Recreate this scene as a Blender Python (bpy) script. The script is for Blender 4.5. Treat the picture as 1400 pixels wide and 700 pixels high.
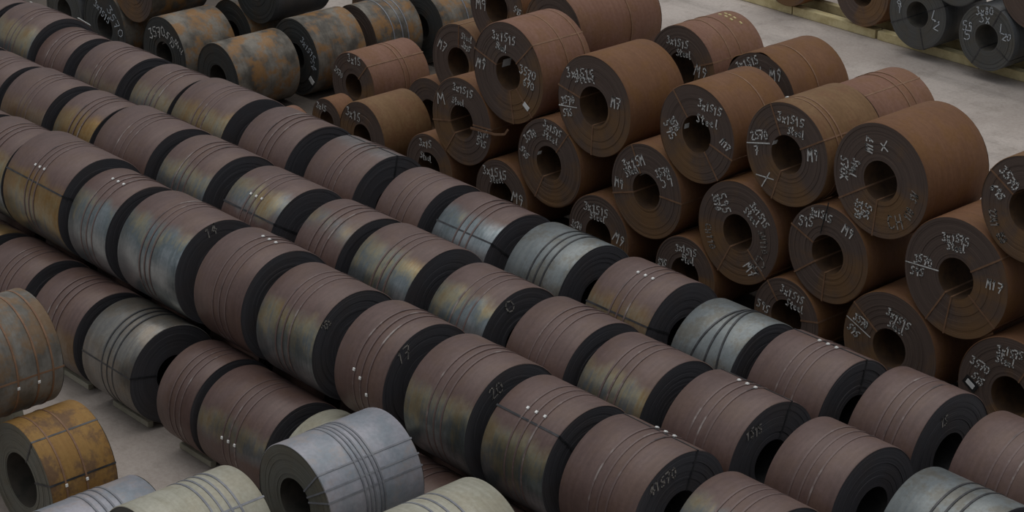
import bpy, math, random
from mathutils import Matrix, Vector

for _o in list(bpy.data.objects):
    bpy.data.objects.remove(_o, do_unlink=True)
scene = bpy.context.scene
COL = scene.collection

# ------------------------------------------------------------------ camera
CAM_LOC = (29.4533, -19.7475, 19.3341)
CAM_FWD = (-0.682801, 0.613522, -0.396704)
CAM_RIGHT = (0.667703, 0.744425, 0.002049)
CAM_UP = (-0.296574, 0.263481, 0.917944)
FOCAL_PX = 2946.28
cam_data = bpy.data.cameras.new('camera')
cam_data.sensor_fit = 'HORIZONTAL'
cam_data.sensor_width = 36.0
cam_data.lens = FOCAL_PX * 36.0 / 1400.0
cam_data.clip_end = 500.0
cam = bpy.data.objects.new('camera', cam_data)
COL.objects.link(cam)
_m = Matrix.Identity(4)
for _i in range(3):
    _m[_i][0] = CAM_RIGHT[_i]; _m[_i][1] = CAM_UP[_i]; _m[_i][2] = -CAM_FWD[_i]; _m[_i][3] = CAM_LOC[_i]
cam.matrix_world = _m
scene.camera = cam

# ------------------------------------------------------------------ overcast sky
world = bpy.data.worlds.new('overcast_sky')
scene.world = world
world.use_nodes = True
_nt = world.node_tree
_nt.nodes.clear()
_tc = _nt.nodes.new('ShaderNodeTexCoord')
_sp = _nt.nodes.new('ShaderNodeSeparateXYZ')
_cl = _nt.nodes.new('ShaderNodeMath'); _cl.operation = 'MAXIMUM'; _cl.inputs[1].default_value = 0.0
_ma = _nt.nodes.new('ShaderNodeMath'); _ma.operation = 'MULTIPLY_ADD'
_ma.inputs[1].default_value = 2.2 / 3.2; _ma.inputs[2].default_value = 1.0 / 3.2     # overcast: zenith about three times the horizon
_bg = _nt.nodes.new('ShaderNodeBackground'); _bg.inputs[0].default_value = (0.78, 0.82, 0.86, 1)
_wo = _nt.nodes.new('ShaderNodeOutputWorld')
_nt.links.new(_tc.outputs['Generated'], _sp.inputs[0]); _nt.links.new(_sp.outputs['Z'], _cl.inputs[0])
_nt.links.new(_cl.outputs[0], _ma.inputs[0]); _nt.links.new(_ma.outputs[0], _bg.inputs['Strength'])
_nt.links.new(_bg.outputs[0], _wo.inputs[0])

# sun far behind the cloud: a very wide, weak source
sun_data = bpy.data.lights.new('clouded_sun', 'SUN')
sun_data.energy = 1.5
sun_data.angle = math.radians(70)
sun_data.color = (1.0, 0.96, 0.9)
sun = bpy.data.objects.new('clouded_sun', sun_data)
COL.objects.link(sun)
sun.rotation_euler = Vector((0.12, -0.12, -1.0)).to_track_quat('-Z', 'Y').to_euler()

vs = scene.view_settings
vs.view_transform = 'Standard'
vs.look = 'None'
vs.exposure = -0.62
vs.gamma = 1.0
vs.use_curve_mapping = False

# ------------------------------------------------------------------ materials
class N:
    """small node-tree helper"""
    def __init__(self, name):
        self.m = bpy.data.materials.new(name); self.m.use_nodes = True
        self.t = self.m.node_tree; self.t.nodes.clear()
        self.out = self.t.nodes.new('ShaderNodeOutputMaterial')
        self.b = self.t.nodes.new('ShaderNodeBsdfPrincipled')
        self.t.links.new(self.b.outputs[0], self.out.inputs[0])
    def n(self, typ, **kw):
        x = self.t.nodes.new(typ)
        for k, v in kw.items(): setattr(x, k, v)
        return x
    def put(self, sock, v):
        if isinstance(v, bpy.types.NodeSocket): self.t.links.new(v, sock)
        elif isinstance(v, (tuple, list)) and len(v) == 3 and sock.type == 'RGBA': sock.default_value = (*v, 1)
        else: sock.default_value = v
    def math(self, op, a, b=0.0, c=None):
        x = self.n('ShaderNodeMath', operation=op)
        self.put(x.inputs[0], a); self.put(x.inputs[1], b)
        if c is not None: self.put(x.inputs[2], c)
        return x.outputs[0]
    def mix(self, f, a, b, mode='MIX'):
        x = self.n('ShaderNodeMix', data_type='RGBA', blend_type=mode)
        self.put(x.inputs[0], f); self.put(x.inputs[6], a); self.put(x.inputs[7], b)
        return x.outputs[2]
    def step(self, v, lo, hi, a=0.0, b=1.0):
        x = self.n('ShaderNodeMapRange', interpolation_type='SMOOTHSTEP')
        self.put(x.inputs[0], v); self.put(x.inputs[1], lo); self.put(x.inputs[2], hi)
        self.put(x.inputs[3], a); self.put(x.inputs[4], b)
        return x.outputs[0]
    def vec(self, x, y, z):
        c = self.n('ShaderNodeCombineXYZ')
        for i, v in enumerate((x, y, z)): self.put(c.inputs[i], v)
        return c.outputs[0]
    def noise(self, v, scale, detail=4.0, rough=0.55):
        x = self.n('ShaderNodeTexNoise'); self.put(x.inputs['Vector'], v)
        x.inputs['Scale'].default_value = scale; x.inputs['Detail'].default_value = detail
        x.inputs['Roughness'].default_value = rough
        return x.outputs[0]
    def attr(self, name):
        return self.n('ShaderNodeAttribute', attribute_type='OBJECT', attribute_name=name).outputs['Fac']
    def bump(self, h, strength, dist=0.01):
        x = self.n('ShaderNodeBump'); x.inputs['Strength'].default_value = strength
        x.inputs['Distance'].default_value = dist; self.put(x.inputs['Height'], h)
        self.t.links.new(x.outputs[0], self.b.inputs['Normal'])
    def uv(self):
        s = self.n('ShaderNodeSeparateXYZ'); u = self.n('ShaderNodeUVMap', uv_map='UVMap')
        self.t.links.new(u.outputs[0], s.inputs[0])
        return s.outputs[0], s.outputs[1]
    def ramp(self, f, stops):
        x = self.n('ShaderNodeValToRGB'); self.put(x.inputs[0], f)
        e = x.color_ramp.elements
        while len(e) < len(stops): e.new(0.5)
        for el, (p, c) in zip(e, stops): el.position = p; el.color = (*c, 1)
        return x.outputs[0]
    def set(self, **kw):
        names = dict(color='Base Color', rough='Roughness', metal='Metallic', spec='Specular IOR Level')
        for k, v in kw.items(): self.put(self.b.inputs[names[k]], v)
        return self.m

def wrap_material(name, ca, cb, rust, rust_amt, rough=0.5, metal=0.0, spec=0.5, temper=True, streaky=0.5):
    """outer lap of a coil. UV: u = angle from the top (rad), v = metres along the axis"""
    q = N(name); u, v = q.uv(); seed = q.attr('seed')
    p = q.vec(u, v, seed)
    streak = q.noise(q.vec(q.math('MULTIPLY', u, 0.5), q.math('MULTIPLY', v, 7.0), seed), 2.2, 5)
    blotch = q.noise(p, 1.3, 5, 0.6)
    fine = q.noise(p, 14.0, 4, 0.65)
    base = q.mix(q.step(q.math('ADD', q.math('MULTIPLY', streak, streaky), q.math('MULTIPLY', blotch, 1.0 - streaky)), 0.36, 0.64), ca, cb)
    rf = q.math('MULTIPLY', q.step(q.math('ADD', q.math('MULTIPLY', q.noise(q.vec(u, v, q.math('ADD', seed, 31.0)), 1.9, 6, 0.62), 0.8), q.math('MULTIPLY', fine, 0.2)), 0.46, 0.6), rust_amt)
    base = q.mix(rf, base, rust)
    r = rough; mt = metal
    if temper:
        # temper colours (straw, olive, steel blue) on part of the lap, between two angles
        wob = q.math('MULTIPLY', q.math('SUBTRACT', q.noise(q.vec(u, q.math('MULTIPLY', v, 1.6), q.math('ADD', seed, 7.0)), 1.5, 4), 0.5), 0.55)
        uu = q.math('ADD', u, wob)
        lo = q.attr('tint_lo'); hi = q.attr('tint_hi')
        f1 = q.step(q.math('SUBTRACT', uu, lo), -0.16, 0.2); f2 = q.step(q.math('SUBTRACT', hi, uu), -0.16, 0.2)
        f = q.math('MULTIPLY', q.math('MULTIPLY', f1, f2), q.attr('tint_amt'))
        hue = q.math('ADD', q.math('ADD', q.attr('tint_hue'), q.math('ADD', q.math('MULTIPLY', q.math('SUBTRACT', blotch, 0.5), 1.1), q.math('MULTIPLY', q.step(q.math('SUBTRACT', hi, uu), 0.0, 1.1), 0.4))),
                     q.math('MULTIPLY', q.math('SUBTRACT', streak, 0.5), 0.5))
        tc = q.ramp(hue, [(0.0, (0.30, 0.16, 0.045)), (0.3, (0.33, 0.225, 0.10)), (0.5, (0.36, 0.32, 0.215)), (0.70, (0.185, 0.22, 0.235)), (1.0, (0.36, 0.39, 0.41))])
        base = q.mix(f, base, tc)
        r = q.math('SUBTRACT', rough, q.math('MULTIPLY', f, 0.12)); mt = q.math('ADD', metal, q.math('MULTIPLY', f, 0.75))
    base = q.mix(q.math('MULTIPLY', q.step(fine, 0.3, 0.7), 0.28), base, q.mix(1.0, base, (0.5, 0.48, 0.46), 'MULTIPLY'))
    q.bump(q.math('ADD', q.math('MULTIPLY', streak, 0.6), fine), 0.18, 0.01)
    return q.set(color=base, rough=r, metal=mt, spec=spec)

def face_material(name, ca, cb, rust, rust_amt, rough=0.6, run=0.0):
    """coil side: hundreds of edge-on laps. UV: u = angle, v = radius in metres"""
    q = N(name); u, v = q.uv(); seed = q.attr('seed')
    rings = q.noise(q.vec(q.math('MULTIPLY', u, 0.12), q.math('MULTIPLY', v, 26.0), seed), 2.4, 5, 0.7)
    blotch = q.noise(q.vec(q.math('SINE', u), q.math('COSINE', u), q.math('ADD', v, seed)), 1.5, 4)
    base = q.mix(q.step(rings, 0.3, 0.7), ca, cb)
    if run:      # rust that water has carried down below the eye
        low = q.step(q.math('MULTIPLY', q.math('COSINE', q.math('ADD', u, q.math('SINE', q.math('MULTIPLY', seed, 5.0)))), -1.0), -0.2, 1.0)
        blotch = q.math('ADD', q.math('MULTIPLY', blotch, 0.75), q.math('MULTIPLY', low, 0.26*run))
    blotch = q.math('ADD', blotch, q.math('MULTIPLY', q.math('SUBTRACT', rings, 0.5), 0.12))
    rf = q.math('MULTIPLY', q.step(blotch, 0.40, 0.72), rust_amt)
    base = q.mix(rf, base, rust)
    q.bump(rings, 0.35, 0.012)
    return q.set(color=base, rough=rough, spec=0.35)

def plain_material(name, ca, cb, scale=6.0, rough=0.5, metal=0.0, bump=0.1):
    q = N(name); g = q.n('ShaderNodeTexCoord').outputs['Object']
    nz = q.noise(g, scale, 5, 0.6)
    q.bump(nz, bump, 0.01)
    return q.set(color=q.mix(q.step(nz, 0.35, 0.65), ca, cb), rough=rough, metal=metal)

def strap_material(name, dark, mid, worn):
    q = N(name); g = q.n('ShaderNodeTexCoord').outputs['Object']
    oi = q.n('ShaderNodeObjectInfo').outputs['Random']
    s = q.n('ShaderNodeSeparateXYZ'); q.put(s.inputs[0], g)
    p = q.vec(s.outputs[0], q.math('MULTIPLY', s.outputs[1], 0.5), q.math('ADD', s.outputs[2], q.math('MULTIPLY', oi, 3.0)))
    nz = q.noise(p, 1.7, 4, 0.6)
    c = q.ramp(nz, [(0.30, dark), (0.44, mid), (0.58, mid), (0.70, worn)])  # worn patches, plus highlights and shadow lines put into the strap colour
    return q.set(color=c, rough=0.42, metal=0.15)

WRAP = {
    'scale':  wrap_material('mill_scale_purple_brown', (0.114, 0.069, 0.061), (0.149, 0.093, 0.082), (0.145, 0.083, 0.054), 0.35, 0.46, 0.10),
    'silver': wrap_material('bare_rolled_steel', (0.180, 0.202, 0.212), (0.233, 0.251, 0.250), (0.157, 0.134, 0.094), 0.55, 0.36, 0.5, 0.5, False),
    'steel':  wrap_material('dull_dark_steel', (0.176, 0.171, 0.165), (0.264, 0.248, 0.220), (0.220, 0.165, 0.110), 0.4, 0.32, 0.6, 0.5, False),
    'pale':   wrap_material('pale_straw_steel', (0.36, 0.345, 0.27), (0.45, 0.435, 0.36), (0.36, 0.30, 0.20), 0.3, 0.45, 0.15, 0.5, False),
    'lilac':  wrap_material('pale_lilac_steel', (0.245, 0.275, 0.315), (0.375, 0.365, 0.41), (0.40, 0.345, 0.33), 0.6, 0.40, 0.2, 0.5, False, 0.1),
    'rust':   wrap_material('even_red_rust', (0.167, 0.079, 0.039), (0.200, 0.097, 0.049), (0.192, 0.090, 0.029), 0.6, 0.75, 0.0, 0.3, False),
    'rosy':   wrap_material('rosy_rust', (0.216, 0.108, 0.072), (0.248, 0.132, 0.092), (0.216, 0.108, 0.048), 0.5, 0.72, 0.0, 0.3, False),
    'ochre':  wrap_material('ochre_rust', (0.30, 0.16, 0.045), (0.34, 0.195, 0.06), (0.13, 0.075, 0.05), 0.75, 0.7, 0.0, 0.35, False),
    'patchy': wrap_material('grey_steel_with_rust_patches', (0.075, 0.066, 0.055), (0.25, 0.225, 0.19), (0.30, 0.15, 0.045), 0.8, 0.62, 0.05, 0.4, False, 0.12),
    'dull':   wrap_material('dull_grey_rusted_steel', (0.12, 0.108, 0.092), (0.25, 0.235, 0.21), (0.24, 0.13, 0.05), 0.6, 0.6, 0.05, 0.4, False, 0.2),
    'grey':   wrap_material('blue_grey_steel', (0.075, 0.080, 0.088), (0.105, 0.11, 0.118), (0.10, 0.09, 0.08), 0.3, 0.5, 0.2, 0.5, False),
}
FACE = {
    'dark':  face_material('dark_coil_side', (0.051, 0.050, 0.057), (0.081, 0.078, 0.086), (0.070, 0.058, 0.057), 0.6, 0.6),
    'brown': face_material('brown_coil_side', (0.092, 0.066, 0.056), (0.136, 0.096, 0.079), (0.215, 0.115, 0.045), 0.75, 0.75, 1.0),
    'grey':  face_material('grey_coil_side', (0.075, 0.078, 0.078), (0.105, 0.108, 0.105), (0.10, 0.085, 0.06), 0.5, 0.5),
    'olive': face_material('olive_grey_coil_side', (0.105, 0.102, 0.085), (0.15, 0.147, 0.122), (0.11, 0.085, 0.05), 0.5, 0.5),
    'black': face_material('charcoal_coil_side', (0.040, 0.042, 0.042), (0.062, 0.064, 0.062), (0.08, 0.055, 0.035), 0.5, 0.6),
}
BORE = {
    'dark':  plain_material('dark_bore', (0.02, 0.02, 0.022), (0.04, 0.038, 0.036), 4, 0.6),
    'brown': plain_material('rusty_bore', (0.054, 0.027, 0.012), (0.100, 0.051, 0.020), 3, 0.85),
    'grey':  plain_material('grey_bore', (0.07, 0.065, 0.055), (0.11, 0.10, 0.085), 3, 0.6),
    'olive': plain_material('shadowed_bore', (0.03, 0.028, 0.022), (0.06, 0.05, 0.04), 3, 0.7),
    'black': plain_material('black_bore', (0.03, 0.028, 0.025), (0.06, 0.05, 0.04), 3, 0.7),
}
STRAP = {
    'scale': strap_material('brown_steel_strap', (0.054, 0.041, 0.041), (0.149, 0.101, 0.093), (0.324, 0.279, 0.261)),
    'dark':  plain_material('dark_steel_strap', (0.035, 0.036, 0.04), (0.07, 0.07, 0.075), 5, 0.4, 0.4),
    'rust':  plain_material('rusted_steel_strap', (0.19, 0.10, 0.055), (0.25, 0.14, 0.08), 5, 0.7),
    'grey':  plain_material('grey_steel_strap', (0.17, 0.175, 0.20), (0.24, 0.245, 0.265), 5, 0.45, 0.2),
}
SEAL = plain_material('bright_strap_seal', (0.75, 0.75, 0.73), (0.9, 0.9, 0.88), 9, 0.45)
CHALKM = plain_material('white_chalk', (0.50, 0.49, 0.47), (0.80, 0.80, 0.78), 16, 0.9)
CHALKF = plain_material('faint_chalk', (0.162, 0.152, 0.142), (0.380, 0.342, 0.304), 14, 0.9)
PAINTB = plain_material('pale_blue_paint_marker', (0.45, 0.50, 0.56), (0.62, 0.66, 0.70), 12, 0.8)
PAPER = plain_material('white_paper_label', (0.72, 0.73, 0.72), (0.85, 0.85, 0.83), 8, 0.7)
BLACKM = plain_material('black_tag_backing', (0.012, 0.012, 0.012), (0.02, 0.02, 0.02), 8, 0.6)
TIMBER = plain_material('pale_sawn_timber', (0.540, 0.446, 0.230), (0.702, 0.608, 0.351), 3, 0.8, 0.0, 0.3)
TIMBER2 = plain_material('weathered_timber', (0.33, 0.31, 0.24), (0.42, 0.39, 0.31), 3, 0.85, 0.0, 0.3)
DAB = plain_material('pale_yellow_paint', (0.5, 0.42, 0.2), (0.62, 0.52, 0.28), 12, 0.8)
STONE = plain_material('pale_stone', (0.45, 0.44, 0.42), (0.6, 0.59, 0.56), 8, 0.9)

def ground_material():
    q = N('worn_concrete_yard'); g = q.n('ShaderNodeTexCoord').outputs['Object']
    s = q.n('ShaderNodeSeparateXYZ'); q.put(s.inputs[0], g)
    big = q.noise(g, 0.3, 6, 0.65); mid = q.noise(g, 1.3, 6, 0.7); fine = q.noise(g, 11.0, 5, 0.7)
    track = q.noise(q.vec(q.math('MULTIPLY', s.outputs[0], 0.14), s.outputs[1], 0.0), 0.9, 5, 0.6)
    c = q.mix(q.step(big, 0.35, 0.65), (0.41, 0.357, 0.324), (0.52, 0.46, 0.422))
    c = q.mix(q.math('MULTIPLY', q.step(track, 0.5, 0.68), 0.5), c, (0.275, 0.245, 0.225))
    c = q.mix(q.math('MULTIPLY', q.step(mid, 0.5, 0.72), 0.45), c, (0.25, 0.215, 0.185))
    c = q.mix(q.math('MULTIPLY', q.step(fine, 0.35, 0.7), 0.35), c, q.mix(1.0, c, (0.6, 0.58, 0.56), 'MULTIPLY'))
    # shade among the stacked coils painted into the ground, clean concrete on the road
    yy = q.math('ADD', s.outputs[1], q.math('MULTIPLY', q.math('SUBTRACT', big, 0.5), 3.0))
    stack_shade = q.math('MULTIPLY', q.step(yy, 3.0, 5.0), q.step(yy, 17.5, 19.0, 1.0, 0.0))
    c = q.mix(q.step(yy, 2.0, 4.0, 0.18, 0.0), c, (0.12, 0.095, 0.075))  # front strip mixed slightly darker and browner
    c = q.mix(q.math('MULTIPLY', stack_shade, 0.9), c, q.mix(q.step(mid, 0.35, 0.65), (0.045, 0.036, 0.03), (0.085, 0.068, 0.055)))
    q.bump(q.math('ADD', fine, mid), 0.4, 0.02)
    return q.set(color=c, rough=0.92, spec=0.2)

# cross-stacked coils: centre x, face y, centre z, radius, length (metres)
CROSS = {
  'S2': (-1.959, 10.834, 3.912, 1.137, 1.681),
  'S3': (1.063, 10.834, 4.1, 1.062, 1.738),
  'S4': (3.499, 10.834, 4.344, 1.075, 1.712),
  'S5': (5.838, 10.834, 4.47, 1.147, 1.863),
  'S1': (-4.736, 10.834, 3.964, 1.179, 1.507),
  'B6': (6.35, 10.836, 1.167, 1.147, 1.8),
  'B7': (9.166, 10.83, 1.189, 1.169, 1.8),
  'B3': (-1.75, 10.842, 0.995, 0.949, 1.8),
  'M1': (-6.34, 10.834, 2.386, 1.055, 1.8),
  'M2': (-3.36, 10.834, 2.203, 1.038, 1.8),
  'M3': (-0.317, 10.834, 2.433, 1.058, 1.8),
  'M4': (2.317, 10.834, 2.303, 1.114, 1.8),
  'M5': (4.682, 10.834, 2.586, 1.028, 1.8),
  'M6': (7.744, 10.834, 3.09, 1.19, 1.8),
  'S6': (9.152, 10.834, 4.877, 1.021, 1.8),
  'B1': (-7.563, 10.85, 0.886, 0.866, 1.8),
  'B2': (-4.974, 10.846, 0.959, 0.904, 1.8),
  'B4': (0.887, 10.835, 0.897, 0.877, 1.8),
  'B5': (3.73, 10.826, 0.89, 0.87, 1.8),
  'D0': (-7.768, 13.185, 4.308, 0.975, 1.8),
  'D1': (-9.201, 13.184, 2.583, 1.0, 1.8),
  'D2': (-5.779, 13.187, 4.153, 1.004, 2.605),
  'D3': (-1.628, 13.185, 4.31, 1.0, 1.646),
  'D4': (0.651, 13.185, 4.191, 1.045, 1.757),
  'D5': (3.039, 13.184, 4.071, 1.05, 1.757),
  'C1': (-13.39, 13.123, 0.963, 0.923, 1.884),
  'C2': (-10.211, 10.914, 0.975, 0.911, 1.501),
  'C3': (-12.35, 11.44, 0.66, 0.62, 0.6),
  'C4': (-11.553, 8.282, 0.84, 0.8, 1.7),
  'G1': (-16.124, 10.728, 1.014, 0.976, 1.989),
  'G2': (-18.489, 10.609, 1.112, 1.075, 1.664),
  'G3': (-16.05, 13.21, 1.07, 1.07, 1.65),
  'G4': (-16.371, 15.519, 1.035, 0.996, 1.653),
  'G5': (-15.928, 17.505, 1.050, 1.050, 1.9),
  'G7': (-21.752, 10.764, 1.113, 1.093, 1.9),
  'G8': (-20.229, 10.794, 2.616, 1.032, 1.9),
  'G9': (-17.819, 13.211, 2.629, 1.019, 1.9),
  'F1': (-1.788, -4.971, 2.75, 1.047, 1.9),
  'F2': (-0.388, -4.283, 1.09, 1.05, 1.285),
  'F3': (2.282, -5.263, 0.99, 0.95, 1.8),
  'F4': (5.755, -5.746, 2.7, 0.97, 1.841),
  'F5': (5.772, -2.936, 2.75, 0.944, 1.818),
  'F6': (8.643, -3.435, 2.784, 1.0, 1.9),
  'E1': (-6.817, 28.353, 1.303, 1.02, 1.9),
  'E2': (-4.279, 28.191, 1.25, 0.95, 1.9),
  'E3': (-9.238, 28.825, 1.3, 1.0, 1.9),
  'E4': (-5.518, 28.229, 2.868, 0.999, 1.9),
  'E5': (-2.933, 28.287, 2.871, 1.118, 1.9),
  'E0': (-12.091, 28.756, 1.298, 1.0, 1.9),
  'Dm0': (-6.97, 13.184, 2.532, 0.95, 1.7),
  'Dm1': (-4.71, 13.184, 2.499, 0.95, 1.7),
  'Dm2': (-2.784, 13.184, 2.722, 0.95, 1.7),
  'Dm3': (-0.521, 13.184, 2.522, 0.95, 1.7),
  'Dm4': (1.838, 13.184, 2.448, 0.95, 1.7),
  'Dm5': (4.255, 13.184, 2.464, 0.95, 1.7),
  'Db0': (-10.331, 13.184, 0.97, 0.95, 1.7),
  'Db1': (-8.079, 13.184, 0.97, 0.95, 1.7),
  'Db2': (-5.863, 13.184, 0.97, 0.95, 1.7),
  'Db3': (-3.557, 13.184, 0.97, 0.95, 1.7),
  'Db4': (-1.642, 13.184, 0.97, 0.95, 1.7),
  'Db5': (0.621, 13.184, 0.97, 0.95, 1.7),
  'Db6': (3.055, 13.184, 0.97, 0.95, 1.7),
  'Db7': (5.453, 13.184, 0.97, 0.95, 1.7),
  'G10': (-24.051, 10.834, 1.039, 1.0, 1.9),
  'G11': (-23.02, 10.834, 2.796, 1.0, 1.9),
  'G12': (-19.064, 13.234, 1.02, 1.0, 1.9),
  'G13': (-18.0, 17.45, 1.0, 1.0, 1.8),
  'Db8': (7.75, 13.18, 0.96, 0.95, 1.7),
  'Db9': (9.95, 13.18, 0.96, 0.95, 1.7),
  'Db10': (12.15, 13.18, 0.96, 0.95, 1.7),
  'E6': (-1.65, 28.3, 1.25, 0.95, 1.9),
  'F0': (-3.3, -5.0, 1.04, 1.0, 1.9),
  'F7': (4.75, -2.95, 1.0, 0.96, 1.8),
  'F8': (7.05, -2.95, 1.0, 0.96, 1.8),
  'F9': (9.617, -3.4, 1.02, 1.0, 1.8),
  'F10': (4.7, -5.75, 1.0, 0.96, 1.8),
  'F11': (6.85, -5.75, 1.0, 0.96, 1.8),
  'M7': (10.75, 10.83, 3.2, 1.05, 1.77),
  'B8': (11.85, 10.83, 1.2, 1.15, 1.77),
}
# long rows: face x, row y, centre z, radius, gap to the next coil
ROWS = {
  0: [
    (-8.33, 0.0, 1.007, 0.957, 0.45),
    (-6.239, 0.0, 1.03, 0.98, 0.45),
    (-4.158, 0.0, 1.031, 0.981, 0.372),
    (-2.118, 0.0, 1.03, 1.0, 0.894),
    (-0.148, 0.0, 1.039, 0.989, 0.186),
    (2.03, 0.0, 1.013, 0.963, 0.45),
  ],
  1: [
    (-10.706, 1.205, 2.681, 0.986, 0.45),
    (-8.665, 1.205, 2.721, 1.019, 0.239),
    (-6.272, 1.205, 2.805, 1.089, 0.305),
    (-4.597, 1.205, 2.744, 1.038, 0.473),
    (-2.149, 1.205, 2.772, 1.061, 0.678),
    (0.001, 1.205, 2.802, 1.086, 0.427),
    (2.061, 1.205, 2.748, 1.041, 0.669),
    (4.043, 1.205, 2.769, 1.059, 0.602),
    (6.175, 1.205, 2.788, 1.075, 0.376),
    (7.989, 1.205, 2.753, 1.045, 0.383),
    (9.956, 1.205, 2.752, 1.045, 0.69),
    (12.076, 1.205, 2.71, 1.01, 0.45),
  ],
  2: [
    (-13.075, 3.472, 2.679, 0.984, 0.375),
    (-10.943, 3.472, 2.715, 1.014, 0.495),
    (-8.985, 3.472, 2.732, 1.028, 0.292),
    (-6.715, 3.472, 2.792, 1.078, 0.445),
    (-4.615, 3.472, 2.784, 1.071, 0.621),
    (-2.326, 3.472, 2.759, 1.051, 0.743),
    (-0.272, 3.472, 2.764, 1.055, 0.419),
    (1.81, 3.472, 2.781, 1.069, 0.604),
    (3.874, 3.472, 2.741, 1.036, 0.653),
    (5.981, 3.472, 2.769, 1.059, 0.311),
    (7.766, 3.472, 2.732, 1.028, 0.511),
    (9.785, 3.472, 2.748, 1.042, 0.726),
    (11.827, 3.472, 2.754, 1.046, 0.823),
  ],
  3: [
    (-17.529, 5.724, 2.723, 1.021, 0.45),
    (-15.294, 5.724, 2.775, 1.064, 0.209),
    (-13.839, 5.724, 2.689, 0.992, 0.603),
    (-11.497, 5.724, 2.732, 1.028, 0.606),
    (-9.398, 5.724, 2.739, 1.034, 0.252),
    (-7.217, 5.724, 2.792, 1.078, 0.636),
    (-4.895, 5.724, 2.793, 1.079, 0.64),
    (-2.625, 5.724, 2.783, 1.071, 0.701),
    (-0.628, 5.724, 2.755, 1.047, 0.428),
    (1.386, 5.724, 2.75, 1.043, 0.566),
    (3.443, 5.724, 2.758, 1.05, 0.68),
    (5.66, 5.724, 2.75, 1.043, 0.577),
    (7.636, 5.724, 2.697, 0.999, 0.39),
    (9.608, 5.724, 2.709, 1.009, 0.648),
    (11.546, 5.724, 2.77, 1.06, 0.688),
  ],
}
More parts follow.
